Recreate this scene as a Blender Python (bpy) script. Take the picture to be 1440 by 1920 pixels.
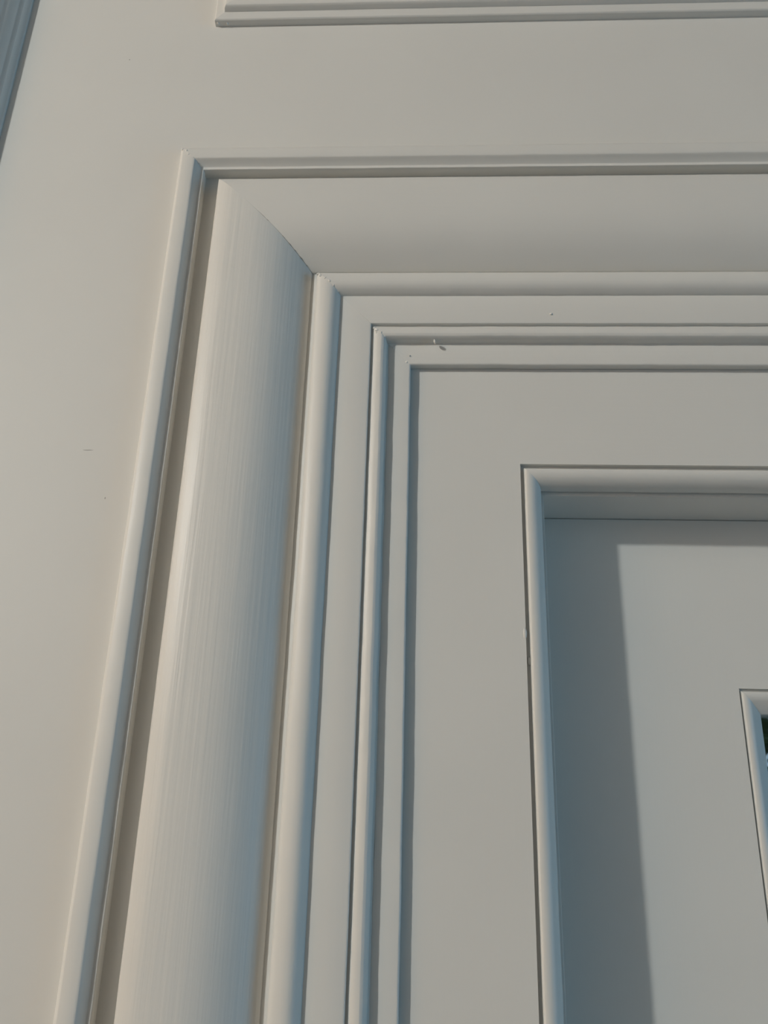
import bpy, bmesh, math, random
from mathutils import Matrix, Vector, noise

random.seed(7)
S = bpy.context.scene
C = S.collection
for o in list(bpy.data.objects):
    bpy.data.objects.remove(o)

# ------------------------------------------------------------------ camera
W, H, F = 1440, 1920, 1500.0          # frame and focal length in pixels
CAM_D, CAM_Z = 0.55, 1.78             # distance to the wall face, eye height


def nrm(v):
    return Vector(v).normalized()


v_up = nrm((120, -4080, F))           # wall's up / right / inward in camera axes
h_rt = nrm((30700, 320, -1500))
h_rt = (h_rt - v_up * h_rt.dot(v_up)).normalized()
w_in = v_up.cross(h_rt)
cam_d = bpy.data.cameras.new('camera')
cam = bpy.data.objects.new('camera', cam_d)
C.objects.link(cam)
right = Vector((h_rt[0], w_in[0], v_up[0]))
down = Vector((h_rt[1], w_in[1], v_up[1]))
fwd = Vector((h_rt[2], w_in[2], v_up[2]))
M = Matrix((right, -down, -fwd)).transposed().to_4x4()
M.translation = Vector((0, -CAM_D, CAM_Z))
cam.matrix_world = M
cam_d.sensor_fit = 'VERTICAL'
cam_d.sensor_height = 24.0
cam_d.lens = F / H * 24.0
cam_d.clip_start = 0.01
S.camera = cam

# ------------------------------------------------------------------ light
world = bpy.data.worlds.new('world')
S.world = world
world.use_nodes = True
bgn = world.node_tree.nodes['Background']
bgn.inputs[0].default_value = (0.45, 0.62, 0.80, 1)
bgn.inputs[1].default_value = 0.60


def lamp(name, kind, energy, color, loc, target=None, **kw):
    ld = bpy.data.lights.new(name, kind)
    ld.energy = energy
    ld.color = color
    for k, val in kw.items():
        setattr(ld, k, val)
    o = bpy.data.objects.new(name, ld)
    C.objects.link(o)
    o.location = loc
    if target is not None:
        o.rotation_euler = (Vector(target) - Vector(loc)).to_track_quat('-Z', 'Y').to_euler()
    return o


KEY = (-2.95, -2.65, CAM_Z + 1.40)
lamp('ceiling_lamp_light', 'POINT', 282.0, (0.955, 0.985, 0.955), KEY, shadow_soft_size=0.07)
lamp('window_daylight', 'AREA', 14.5, (0.20, 0.63, 1.0), (2.55, -0.80, 1.75), (0.0, -0.7, 1.75),
     shape='RECTANGLE', size=1.2, size_y=1.5)

vs = S.view_settings
vs.view_transform = 'Standard'
vs.look = 'None'
vs.gamma = 1.0
vs.use_curve_mapping = False
vs.exposure = 0.0


# ------------------------------------------------------------------ materials
def mat_paint(name, base, grain=(60, 60, 60), bump=0.06, rough=0.48, vary=0.03, fine=0.0):
    m = bpy.data.materials.new(name)
    m.use_nodes = True
    nt = m.node_tree
    N, L = nt.nodes, nt.links
    b = N['Principled BSDF']
    b.inputs['Roughness'].default_value = rough
    b.inputs['Specular IOR Level'].default_value = 0.35
    tc = N.new('ShaderNodeTexCoord')
    n1 = N.new('ShaderNodeTexNoise')
    n1.inputs['Scale'].default_value = 9.0
    n1.inputs['Detail'].default_value = 4.0
    L.new(tc.outputs['Object'], n1.inputs['Vector'])
    ramp = N.new('ShaderNodeValToRGB')
    lo = [c * (1 - vary) for c in base]
    hi = [min(1, c * (1 + vary)) for c in base]
    ramp.color_ramp.elements[0].position = 0.3
    ramp.color_ramp.elements[1].position = 0.7
    ramp.color_ramp.elements[0].color = (*lo, 1)
    ramp.color_ramp.elements[1].color = (*hi, 1)
    L.new(n1.outputs['Fac'], ramp.inputs['Fac'])
    L.new(ramp.outputs['Color'], b.inputs['Base Color'])
    mp = N.new('ShaderNodeMapping')
    mp.inputs['Scale'].default_value = grain
    L.new(tc.outputs['Object'], mp.inputs['Vector'])
    n2 = N.new('ShaderNodeTexNoise')
    n2.inputs['Scale'].default_value = 1.0
    n2.inputs['Detail'].default_value = 3.0
    L.new(mp.outputs['Vector'], n2.inputs['Vector'])
    bp = N.new('ShaderNodeBump')
    bp.inputs['Strength'].default_value = 1.0
    bp.inputs['Distance'].default_value = bump * 0.001
    L.new(n2.outputs['Fac'], bp.inputs['Height'])
    last = bp
    if fine:
        n3 = N.new('ShaderNodeTexNoise')
        n3.inputs['Scale'].default_value = 420.0
        n3.inputs['Detail'].default_value = 2.0
        L.new(tc.outputs['Object'], n3.inputs['Vector'])
        b2 = N.new('ShaderNodeBump')
        b2.inputs['Distance'].default_value = fine * 0.001
        L.new(n3.outputs['Fac'], b2.inputs['Height'])
        L.new(bp.outputs['Normal'], b2.inputs['Normal'])
        last = b2
    L.new(last.outputs['Normal'], b.inputs['Normal'])
    return m


PAINT = (0.70, 0.685, 0.645)
m_wall = mat_paint('painted_wall', PAINT, (70, 70, 25), 0.10, 0.55, 0.015, 0.03)
m_vert = mat_paint('painted_wood_upright', PAINT, (230, 230, 6), 0.10, 0.42, 0.015, 0.02)
m_horz = mat_paint('painted_wood_level', PAINT, (6, 230, 230), 0.07, 0.42, 0.015, 0.02)
m_brush = mat_paint('brushed_wood_upright', PAINT, (330, 330, 7), 0.30, 0.40, 0.015, 0.02)
m_nib = mat_paint('paint_nib', PAINT, (90, 90, 90), 0.1, 0.42, 0.02)
m_scuff = mat_paint('grey_scuff', (0.36, 0.34, 0.31), (200, 200, 200), 0.05, 0.6, 0.1)
m_cream = mat_paint('cream_plaster', (0.62, 0.36, 0.18), (40, 40, 40), 0.2, 0.7, 0.03)
m_white = mat_paint('white_plaster', (0.25, 0.25, 0.25), (40, 40, 40), 0.2, 0.7, 0.02)
m_floor = mat_paint('oak_floor', (0.21, 0.19, 0.17), (3, 60, 60), 0.2, 0.4, 0.25)
m_leaf = mat_paint('hedge_green', (0.10, 0.17, 0.05), (30, 30, 30), 0.5, 0.6, 0.4)
m_grass = mat_paint('grass_green', (0.12, 0.19, 0.06), (90, 90, 90), 1.0, 0.8, 0.3)

m_glass = bpy.data.materials.new('pane_glass')
m_glass.use_nodes = True
g = m_glass.node_tree.nodes['Principled BSDF']
g.inputs['Base Color'].default_value = (0.80, 0.88, 0.86, 1)
g.inputs['Transmission Weight'].default_value = 1.0
g.inputs['Roughness'].default_value = 0.03
g.inputs['IOR'].default_value = 1.45


# ------------------------------------------------------------------ helpers
def sharp(me, ang=33):
    bm = bmesh.new()
    bm.from_mesh(me)
    bmesh.ops.recalc_face_normals(bm, faces=bm.faces)
    lim = math.radians(ang)
    for e in bm.edges:
        if len(e.link_faces) == 2:
            e.smooth = e.calc_face_angle(0) < lim
        else:
            e.smooth = False
    for f in bm.faces:
        f.smooth = True
    bm.to_mesh(me)
    bm.free()


def obj(name, me, mat, parent=None):
    o = bpy.data.objects.new(name, me)
    C.objects.link(o)
    if mat:
        me.materials.clear()
        me.materials.append(mat)
    if parent is not None:
        o.parent = parent
    return o


def tag(o, label, cat=None, kind='structure', group=None):
    o['label'] = label
    if cat:
        o['category'] = cat
    if kind:
        o['kind'] = kind
    if group:
        o['group'] = group
    return o


def empty(name, loc=(0, 0, 0)):
    o = bpy.data.objects.new(name, None)
    C.objects.link(o)
    o.location = loc
    o.empty_display_size = 0.05
    return o


def mesh(name, verts, faces):
    me = bpy.data.meshes.new(name)
    me.from_pydata(verts, [], faces)
    sharp(me)
    return me


def box(name, x0, x1, y0, y1, z0, z1, mat, parent=None, bev=0.0):
    bm = bmesh.new()
    vs_ = [bm.verts.new((x, y, z)) for x in (x0, x1) for y in (y0, y1) for z in (z0, z1)]
    for f in ((0, 1, 3, 2), (4, 6, 7, 5), (0, 4, 5, 1), (2, 3, 7, 6), (0, 2, 6, 4), (1, 5, 7, 3)):
        bm.faces.new([vs_[i] for i in f])
    bmesh.ops.recalc_face_normals(bm, faces=bm.faces)
    if bev:
        bmesh.ops.bevel(bm, geom=list(bm.edges), offset=bev, segments=2, affect='EDGES')
    me = bpy.data.meshes.new(name)
    bm.to_mesh(me)
    bm.free()
    sharp(me)
    return obj(name, me, mat, parent)


def rounded(pts, r=0.45, skip=()):
    """soften the arrises of an open profile (mm) the way layers of paint do"""
    out = []
    n = len(pts)
    for i, p in enumerate(pts):
        if i in (0, n - 1) or i in skip:
            out.append(p)
            continue
        a, c = Vector(pts[i - 1]), Vector(pts[i + 1])
        b = Vector(p)
        d1, d2 = a - b, c - b
        l1, l2 = d1.length, d2.length
        if l1 < 1e-6 or l2 < 1e-6:
            continue
        if d1.angle(-d2) < math.radians(28):
            out.append(p)
            continue
        k = min(r, l1 * 0.42, l2 * 0.42)
        s, e = b + d1.normalized() * k, b + d2.normalized() * k
        mid = (s + e) * 0.25 + b * 0.5
        out += [tuple(s), tuple(mid), tuple(e)]
    return out


def ticks(lo, hi, dense_lo, dense_hi, fine, coarse):
    """positions along a run: fine steps where the photograph sees it"""
    t, out = lo, [lo]
    while t < hi - 1e-6:
        t = min(hi, t + (fine if dense_lo <= t <= dense_hi else coarse))
        out.append(t)
    return out


def wob(u, s, seed, amp):
    """slow unevenness of hand-painted edges, mm"""
    a = noise.noise(Vector((u * 0.09 + seed * 7.3, s * 26.0, seed)))
    b = noise.noise(Vector((u * 0.21 + seed * 3.1, s * 120.0, seed + 9.0)))
    return amp * (a + 0.55 * b)


def sweep(name, prof, side, X0, Z0, XC, mat, parent, seed=1, amp=0.16, zlo=0.0, gap=None, fine=0.004):
    """profile (u, depth) in mm swept along one side of the mitred surround;
    (X0, Z0) is the outer corner on the wall, u runs towards the opening"""
    n = len(prof)
    verts, faces = [], []
    if side == 'head':
        ts = [i / 420 for i in range(421)]
    else:
        ts = [(t - zlo) / (Z0 - zlo) for t in ticks(zlo, Z0, 1.5, 3.0, fine, 0.25)]
    for t in ts:
        for (u, y) in prof:
            um = u / 1000.0
            gp = gap(u) / 1000.0 if gap else 0.0
            if side == 'head':
                a, b = X0 + um + gp, 2 * XC - X0 - um - gp
                s = a + (b - a) * t
                du, dy = wob(u, s, seed, amp), wob(u + 50, s, seed + 2, amp)
                verts.append((s, (y + dy) / 1000.0, Z0 - um - du / 1000.0))
            else:
                top = Z0 - um - gp
                s = zlo + (top - zlo) * t
                du, dy = wob(u, s, seed, amp), wob(u + 50, s, seed + 2, amp)
                x = um + du / 1000.0
                x = X0 + x if side == 'left' else 2 * XC - X0 - x
                verts.append((x, (y + dy) / 1000.0, s))
    m = len(ts)
    for i in range(m - 1):
        for j in range(n):
            k = (j + 1) % n
            faces.append((i * n + j, i * n + k, (i + 1) * n + k, (i + 1) * n + j))
    faces.append(tuple(range(n)))
    faces.append(tuple((m - 1) * n + j for j in range(n)))
    return obj(name, mesh(name, verts, faces), mat, parent)


def nib(name, loc, size, parent, mat=None, rot=0.0, seed=1):
    """a small lump of dried paint"""
    bm = bmesh.new()
    bmesh.ops.create_icosphere(bm, subdivisions=2, radius=1.0)
    for v in bm.verts:
        k = 1 + 0.35 * noise.noise(v.co * 1.4 + Vector((seed * 5.1, 0, seed)))
        v.co = Vector((v.co.x * size[0] * k, v.co.y * size[1] * k, v.co.z * size[2] * k)) / 1000.0
    bmesh.ops.rotate(bm, verts=bm.verts, cent=(0, 0, 0), matrix=Matrix.Rotation(rot, 3, 'Y'))
    bmesh.ops.translate(bm, verts=bm.verts, vec=loc)
    me = bpy.data.meshes.new(name)
    bm.to_mesh(me)
    bm.free()
    for p in me.polygons:
        p.use_smooth = True
    return obj(name, me, mat or m_nib, parent)


# ------------------------------------------------------------------ plan of the doorway
XO, ZO = -0.2202, CAM_Z + 0.5429       # outer corner of the door surround on the wall
XC = 0.475                             # centre line of the door
X1, Z1 = 0.0743, CAM_Z + 0.2509        # outer corner of the bead cut in the door frame
YF, YD = 21.0, 89.5                    # depth of frame face and of door leaf face, mm
ROOM = (-3.9, 2.6, -4.2, 3.5)          # left, right, front (behind the camera), height

# wall with the door opening
OX, OZ = XO + 0.0240, ZO - 0.0240


def wall_with_hole(name, x0, x1, z1, hx0, hx1, hz1, y0, y1, mat):
    # wall seen as an upside-down U around the doorway, with thickness
    o = [(x0, 0), (x0, z1), (x1, z1), (x1, 0), (hx1, 0), (hx1, hz1), (hx0, hz1), (hx0, 0)]
    n = len(o)
    verts = [(x, y0, z) for x, z in o] + [(x, y1, z) for x, z in o]
    faces = []
    quads = ((0, 1, 6, 7), (1, 2, 5, 6), (2, 3, 4, 5))
    for q in quads:
        faces.append(q)
        faces.append(tuple(i + n for i in q))
    for i in range(n):
        j = (i + 1) % n
        faces.append((i, j, j + n, i + n))
    return obj(name, mesh(name, verts, faces), mat)


wall = wall_with_hole('wall_back', ROOM[0] - 0.1, ROOM[1] + 0.1, ROOM[3], OX, 2 * XC - OX, OZ, 0.0, 0.16, m_wall)
tag(wall, 'off-white painted wall around the door surround', 'wall')

# the rest of the room
tag(box('floor', ROOM[0] - 0.1, ROOM[1] + 0.1, ROOM[2] - 0.1, 0.16, -0.1, 0.0, m_floor), 'brown oak floor of the room', 'floor')
tag(box('ceiling', ROOM[0] - 0.1, ROOM[1] + 0.1, ROOM[2] - 0.1, 0.16, ROOM[3], ROOM[3] + 0.1, m_white), 'white plaster ceiling of the room', 'ceiling')
tag(box('wall_left', ROOM[0] - 0.1, ROOM[0], ROOM[2], 0.0, 0.0, ROOM[3], m_cream), 'cream side wall nearest the ceiling lamp', 'wall')
tag(box('wall_front', ROOM[0], ROOM[1], ROOM[2] - 0.1, ROOM[2], 0.0, ROOM[3], m_white), 'white wall facing the door', 'wall')
wy0, wy1, wz0, wz1 = -1.4, -0.2, 1.0, 2.5
wr = empty('wall_right', (ROOM[1], -1.5, 0))
tag(wr, 'white side wall pierced by the window', 'wall')
for a in ((wy1, 0.0, 0.0, ROOM[3]), (ROOM[2], wy0, 0.0, ROOM[3]), (wy0, wy1, 0.0, wz0), (wy0, wy1, wz1, ROOM[3])):
    b_ = box('wall_section', ROOM[1], ROOM[1] + 0.1, a[0], a[1], a[2], a[3], m_white)
    b_.parent = wr
    b_.matrix_parent_inverse = Matrix.Translation(wr.location).inverted()
win = empty('window_1', (ROOM[1] + 0.05, -0.8, wz0))
tag(win, 'white casement window frame in the side wall', 'window')


def under(o, root):
    o.parent = root
    o.matrix_parent_inverse = Matrix.Translation(root.location).inverted()
    return o


fx0, fx1 = ROOM[1] + 0.03, ROOM[1] + 0.08
for a in ((wy0, wy0 + 0.05, wz0, wz1), (wy1 - 0.05, wy1, wz0, wz1), (-0.825, -0.775, wz0 + 0.05, wz1 - 0.05)):
    under(box('stile', fx0, fx1, a[0], a[1], a[2], a[3], m_white, None, 0.004), win)
for a in ((wz0, wz0 + 0.05), (wz1 - 0.05, wz1)):
    under(box('rail', fx0, fx1, wy0 + 0.05, wy1 - 0.05, a[0], a[1], m_white, None, 0.004), win)

# ------------------------------------------------------------------ door surround (trim_1)
SUR = empty('trim_1')
tag(SUR, 'wide off-white moulded surround framing the glazed door', 'door surround')

P_BAND = rounded([(2, 1.0), (2.0, -1.0), (2.2, -3), (3.2, -6.0), (4.6, -8.2), (6.4, -9.6), (16.0, -10.8), (17.7, -10.3), (18.9, -8.9),
                  (21.8, -4.3), (22.3, -4.0), (24.6, -4.2), (24.9, -3.6), (24.9, 1.0)], 0.35)
P_GROOVE = rounded([(23.6, 7.2), (41.5, 7.2), (41.5, 14.0), (23.6, 14.0)], 0.2)
P_COVER = rounded([(40.8, 12), (40.8, -8.0), (41.3, -10.2), (42.6, -12.0), (46, -13.3), (51.4, -15.0), (56, -15.7), (62, -15.9), (69, -16.0), (76, -15.8),
                   (84, -15.1), (92, -13.5), (100, -10.7), (106, -7.6), (112, -3.7), (117, 0.2), (121, 3.8), (124.4, 7.4), (124.4, 12)], 0.5)
P_BEAD = rounded([(124.2, 16), (124.2, 9.2), (129.4, 9.0), (129.7, 3.5), (130.3, 0.2), (131.6, -1.5), (134.0, -2.6), (138, -3.4), (141.5, -3.7),
                  (144.8, -2.7), (147.3, -0.5), (149.2, 2.4), (150.2, 4.4), (150.2, 16)], 0.5)
P_FLAT = rounded([(150.0, 16), (150.0, 4.2), (175.0, 4.0), (176.2, 4.3), (176.4, 6.0), (176.4, 16)], 0.4)
P_BEAD2 = rounded([(176.2, 18), (176.2, 7.3), (178.0, 7.3), (178.5, 6.4), (179.8, 5.6), (182.3, 4.8), (185, 4.6), (187, 5.5), (188.4, 7.8),
                   (189.0, 11.0), (189.2, 13.4), (190.8, 13.8), (190.8, 18)], 0.35)
P_FLAT2 = rounded([(190.6, 20), (190.6, 13.6), (207.6, 13.6), (208.6, 14.4), (208.6, 20.8), (190.6, 20.8)], 0.5)


def mitre_gap(u):
    return 0.03 + max(0.0, (u - 70) / 55.0) * 0.55 * (0.75 + 0.9 * noise.noise(Vector((u * 0.45, 3.3, 1.7))))


pieces = [('back_band', P_BAND, 0.20, None), ('groove_strip', P_GROOVE, 0.1, None), ('cover_board', P_COVER, 0.14, mitre_gap),
          ('roll_bead', P_BEAD, 0.18, None), ('flat_fascia', P_FLAT, 0.14, None), ('inner_bead', P_BEAD2, 0.24, None),
          ('inner_fillet', P_FLAT2, 0.26, None)]
PART = {}
for i, (nm, pr, amp, gp) in enumerate(pieces):
    for side in ('left', 'head', 'right'):
        mt = m_horz if side == 'head' else (m_brush if nm == 'cover_board' else m_vert)
        PART[nm, side] = sweep(nm, pr, side, XO, ZO, XC, mt, SUR, seed=i * 3 + {'left': 1, 'head': 2, 'right': 3}[side], amp=amp, gap=gp)

# ------------------------------------------------------------------ door frame (trim_2)
FR = empty('trim_2')
tag(FR, 'plain off-white door frame with a beaded edge inside the surround', 'door frame')
# flat boards: jambs run through, the head sits between them
XI, ZI = XO + 0.200, ZO - 0.200


def plate(name, x0, x1, z0, z1, y0, y1, mat, parent):
    return box(name, x0, x1, y0, y1, z0, z1, mat, parent)


plate('jamb', XI, X1, 0.0, ZI, YF / 1e3, 0.16, m_vert, FR)
plate('jamb', 2 * XC - X1, 2 * XC - XI, 0.0, ZI, YF / 1e3, 0.16, m_vert, FR)
plate('head', X1, 2 * XC - X1, Z1, ZI, YF / 1e3, 0.16, m_horz, FR)
P_EDGE = rounded([(0, 40), (0, 25.2), (2.8, 25.2), (3.0, 22.4), (3.9, 21.0), (5.6, 20.6), (8.6, 21.0), (11.4, 22.6), (13.8, 25.2), (15.6, 28.4),
                  (16.7, 32.0), (17.0, 35.0), (16.4, 36.2), (14.5, 36.6), (14.5, 40)], 0.3)
P_REVEAL = rounded([(0, 38.3), (19.3, 38.3), (19.5, 39.0), (19.5, 140), (0, 140)], 0.3)
for side in ('left', 'head', 'right'):
    mt = m_horz if side == 'head' else m_vert
    k = {'left': 1, 'head': 2, 'right': 3}[side]
    e = sweep('edge_bead', P_EDGE, side, X1, Z1, XC, mt, FR, seed=40 + k, amp=0.16)
    sweep('reveal', P_REVEAL, side, X1, Z1, XC, mt, FR, seed=50 + k, amp=0.10)

# ------------------------------------------------------------------ glazed door leaf (door_1)
DR = empty('door_1')
tag(DR, 'off-white painted door leaf with a beaded glass opening', 'door')
LX0, LX1 = X1 + 0.0200, 2 * XC - X1 - 0.0200     # leaf edges
LZ1 = Z1 - 0.0200
y0, y1 = YD / 1e3, YD / 1e3 + 0.040
GX, GZ = 0.2455, CAM_Z + 0.0930                  # outer corner of the glazing bead
GB = 0.80                                        # bottom of the glass opening
plate('stile', LX0, GX, 0.005, LZ1, y0, y1, m_vert, DR)
plate('stile', 2 * XC - GX, LX1, 0.005, LZ1, y0, y1, m_vert, DR)
plate('rail', GX, 2 * XC - GX, GZ, LZ1, y0, y1, m_horz, DR)
plate('rail', GX, 2 * XC - GX, 0.005, GB, y0, y1, m_horz, DR)
P_GLZ = rounded([(0, 124), (0, 92.8), (1.5, 92.8), (1.7, 91.0), (2.6, 89.6), (4.4, 89.2), (7.0, 89.8), (9.2, 91.4), (18.0, 99.6), (18.4, 101),
                 (18.4, 112), (18.4, 124)], 0.3)
for side in ('left', 'head', 'right'):
    mt = m_horz if side == 'head' else m_vert
    sweep('glazing_bead', P_GLZ, side, GX, GZ, XC, mt, DR, seed=60 + len(side), amp=0.14, zlo=GB)
box('glazing_bead', GX + 0.016, 2 * XC - GX - 0.016, 0.0915, 0.124, GB, GB + 0.012, m_horz, DR, 0.002)
box('pane', GX + 0.012, 2 * XC - GX - 0.012, 0.114, 0.118, GB + 0.004, GZ - 0.012, m_glass, DR)

# ------------------------------------------------------------------ panel moulding above the door (trim_3)
PM = empty('trim_3')
tag(PM, 'stepped rectangular panel moulding on the wall above the door', 'panel moulding')
PX, PZ = -0.2035, CAM_Z + 0.6950                 # lower left foot
PT = 2.86
P_PAN = rounded([(0, 0.6), (0, -0.5), (0.2, -6.0), (1.3, -7.2), (9.4, -7.6), (10.2, -11.5), (11.6, -13.4), (24, -13.8), (30.5, -11.4), (33, -5.5), (34, -1.0), (34, 0.6)], 0.4)


def frame_run(name, side, prof, xa, xb, za, zb, mat, parent, seed, amp=0.2):
    n = len(prof)
    verts, faces = [], []
    N_ = 260 if side in ('bottom', 'top') else 60
    for i in range(N_ + 1):
        t = i / N_
        for (u, y) in prof:
            um = u / 1000.0
            if side in ('bottom', 'top'):
                s = xa + um + (xb - xa - 2 * um) * t
                d_ = wob(u, s, seed, amp) / 1000.0
                verts.append((s, y / 1000.0, za + um + d_ if side == 'bottom' else zb - um - d_))
            else:
                s = za + um + (zb - za - 2 * um) * t
                d_ = wob(u, s, seed, amp) / 1000.0
                verts.append((xa + um + d_ if side == 'left' else xb - um - d_, y / 1000.0, s))
    for i in range(N_):
        for j in range(n):
            k = (j + 1) % n
            faces.append((i * n + j, i * n + k, (i + 1) * n + k, (i + 1) * n + j))
    faces.append(tuple(range(n)))
    faces.append(tuple(N_ * n + j for j in range(n)))
    return obj(name, mesh(name, verts, faces), mat, parent)


pm_rail = None
for k, side in enumerate(('bottom', 'top', 'left', 'right')):
    o = frame_run('rail' if k < 2 else 'stile', side, P_PAN, PX, 2 * XC - PX, PZ, PT, m_horz if k < 2 else m_vert, PM, 70 + k)
    if side == 'bottom':
        pm_rail = o
nib('paint_nib', (PX + 0.003, -0.0035, PZ + 0.0005), (1.6, 1.5, 1.4), pm_rail, seed=3)
nib('paint_nib', (PX + 0.012, -0.0030, PZ + 0.0002), (1.0, 1.5, 1.3), pm_rail, seed=4)

# ------------------------------------------------------------------ upright moulding at the far left (trim_4)
P_SIDE = rounded([(0, 0.6), (0, -2.6), (-1.2, -3.4), (-2.6, -5.6), (-3.2, -8.4), (-4.6, -9.8), (-6.4, -10.6), (-7.2, -12.8), (-9.0, -15.6), (-11.6, -18.2),
                  (-13.2, -19.4), (-14.6, -20.2), (-15.2, -21.3), (-17.0, -23.8), (-20.5, -27.4), (-60, -28.4), (-64, -20), (-64, 0.6)], 0.4)
SX = -0.3888


def upright(name, prof, x0, mat, seed):
    n = len(prof)
    ts = ticks(0.0, 2.95, 2.2, 2.7, 0.006, 0.2)
    verts, faces = [], []
    for s in ts:
        for (u, y) in prof:
            verts.append((x0 + (u + wob(u, s, seed, 0.2)) / 1000.0, y / 1000.0, s))
    for i in range(len(ts) - 1):
        for j in range(n):
            k = (j + 1) % n
            faces.append((i * n + j, i * n + k, (i + 1) * n + k, (i + 1) * n + j))
    faces.append(tuple(range(n)))
    faces.append(tuple((len(ts) - 1) * n + j for j in range(n)))
    return obj(name, mesh(name, verts, faces), mat)


tag(upright('trim_4', P_SIDE, SX, m_vert, 81), 'tall upright moulding standing on the plain wall away from the door', 'moulding')

rnd_m = random.Random(21)
# ------------------------------------------------------------------ paint lumps, chips and scuffs
hz = lambda z: CAM_Z + z


def at(px, py, Y):
    """wall-parallel plane at depth Y (m) seen at a pixel of the photograph"""
    r = Vector(((px - 720) / F, (py - 960) / F, 1.0))
    a, b, c_ = r.dot(h_rt), r.dot(w_in), r.dot(v_up)
    k = (CAM_D + Y) / b
    return Vector((a * k, Y, CAM_Z + c_ * k))


nib('paint_nib', at(815, 641, 0.0075), (0.8, 2.4, 2.2), PART['inner_bead', 'head'], rot=-0.4, seed=11)
nib('paint_nib', at(1033, 589, 0.0040), (1.3, 0.9, 1.0), PART['flat_fascia', 'head'], seed=12)
nib('paint_nib', at(768, 667, 0.0134), (0.7, 0.9, 0.9), PART['inner_fillet', 'head'], seed=13)
nib('paint_nib', at(845, 546, 0.0010), (0.8, 0.8, 0.7), PART['roll_bead', 'head'], seed=14)
nib('paint_nib', at(706, 624, 0.0060), (1.5, 1.1, 1.6), PART['inner_bead', 'head'], rot=0.6, seed=15)
nib('paint_nib', at(630, 537, -0.0010), (1.4, 1.4, 1.8), PART['roll_bead', 'head'], rot=0.7, seed=16)
nib('paint_nib', at(611, 522, -0.0020), (2.2, 1.0, 1.0), PART['roll_bead', 'head'], rot=0.3, seed=17)
nib('paint_nib', at(350, 292, -0.0085), (2.0, 1.3, 2.4), PART['back_band', 'left'], rot=0.4, seed=18)
nib('paint_nib', at(560, 660, 0.0030), (0.4, 0.5, 2.2), PART['cover_board', 'left'], seed=21)
nib('paint_nib', at(557, 549, 0.0030), (0.6, 0.6, 0.6), PART['cover_board', 'left'], seed=22)
nib('paint_nib', at(575, 486, 0.0050), (0.9, 0.7, 0.9), PART['cover_board', 'left'], seed=23)
nib('paint_nib', at(984, 1188, 0.0214), (1.5, 0.8, 5.0), FR.children[0], seed=24)
nib('paint_nib', at(992, 1240, 0.0246), (1.3, 1.0, 3.4), FR.children[0], seed=25)
nib('paint_nib', at(1235, 494, 0.0060), (0.6, 0.5, 0.6), PART['cover_board', 'head'], seed=26)
nib('paint_nib', at(707, 499, 0.0060), (0.8, 0.5, 0.5), PART['cover_board', 'head'], seed=27)


def depth_at(prof, u):
    best = None
    for (a, ya), (b, yb) in zip(prof, prof[1:]):
        if b - a > 1e-6 and a <= u <= b:
            y = ya + (yb - ya) * (u - a) / (b - a)
            best = y if best is None else min(best, y)
    return best


# ragged filler where the mitres were painted over
for nm, pr, us in (('back_band', P_BAND, (6, 9, 12.5, 16.5, 20)), ('roll_bead', P_BEAD, (131.5, 134, 137.5, 141, 144.5, 148)),
                   ('inner_bead', P_BEAD2, (179, 181.5, 184.5, 187.2)), ('inner_fillet', P_FLAT2, (194, 206))):
    for k, u in enumerate(us):
        y = depth_at(pr, u)
        off = rnd_m.uniform(-0.6, 0.6)
        nib('paint_nib', ((XO * 1000 + u + off) / 1000.0, (y + 0.55) / 1000.0, (ZO * 1000 - u + off) / 1000.0),
            (rnd_m.uniform(0.9, 1.7), rnd_m.uniform(0.8, 1.15), rnd_m.uniform(0.9, 1.7)), PART[nm, 'head'], rot=rnd_m.uniform(0, 3), seed=100 + int(u))
# open joint of the cover board mitre
for u, ln in ((88, 1.5), (101, 1.2), (106, 2.0), (110.5, 1.4), (115, 2.6), (120, 1.6)):
    y = depth_at(P_COVER, u)
    c_ = nib('joint_gap', ((XO * 1000 + u) / 1000.0, (y + 0.2) / 1000.0, (ZO * 1000 - u) / 1000.0), (ln, 0.5, 0.35), PART['cover_board', 'head'], m_scuff,
             rot=math.pi / 4, seed=200 + u)
# faint pencil-like scuffs on the bare wall
nib('scuff_mark', at(165, 844, 0.0), (4.2, 0.06, 0.30), wall, m_scuff, seed=31)
nib('scuff_mark', at(197, 934, 0.0), (0.4, 0.05, 0.9), wall, m_scuff, seed=32)
nib('scuff_mark', at(243, 112, 0.0), (0.6, 0.05, 0.6), wall, m_scuff, seed=33)

# ------------------------------------------------------------------ outside the door
tag(box('ground', -3.0, 4.0, 0.16, 6.0, -0.1, -0.005, m_grass), 'green lawn outside the glazed door', 'lawn')
hv, hf = [], []
rnd = random.Random(5)
for i in range(24000):
    p = Vector((rnd.uniform(-1.8, 3.4), rnd.uniform(2.4, 3.1), rnd.uniform(0.0, 3.2)))
    a = Vector((rnd.gauss(0, 1), rnd.gauss(0, 1), rnd.gauss(0, 1))).normalized() * 0.05
    b = a.cross(Vector((rnd.gauss(0, 1), rnd.gauss(0, 1), rnd.gauss(0, 1)))).normalized() * 0.028
    k = len(hv)
    hv += [tuple(p - a), tuple(p + b), tuple(p + a), tuple(p - b)]
    hf.append((k, k + 1, k + 2, k + 3))
me = bpy.data.meshes.new('hedge')
me.from_pydata(hv, [], hf)
hedge = obj('hedge', me, m_leaf)
tag(hedge, 'dark green hedge seen through the door glass', 'hedge', kind='stuff')
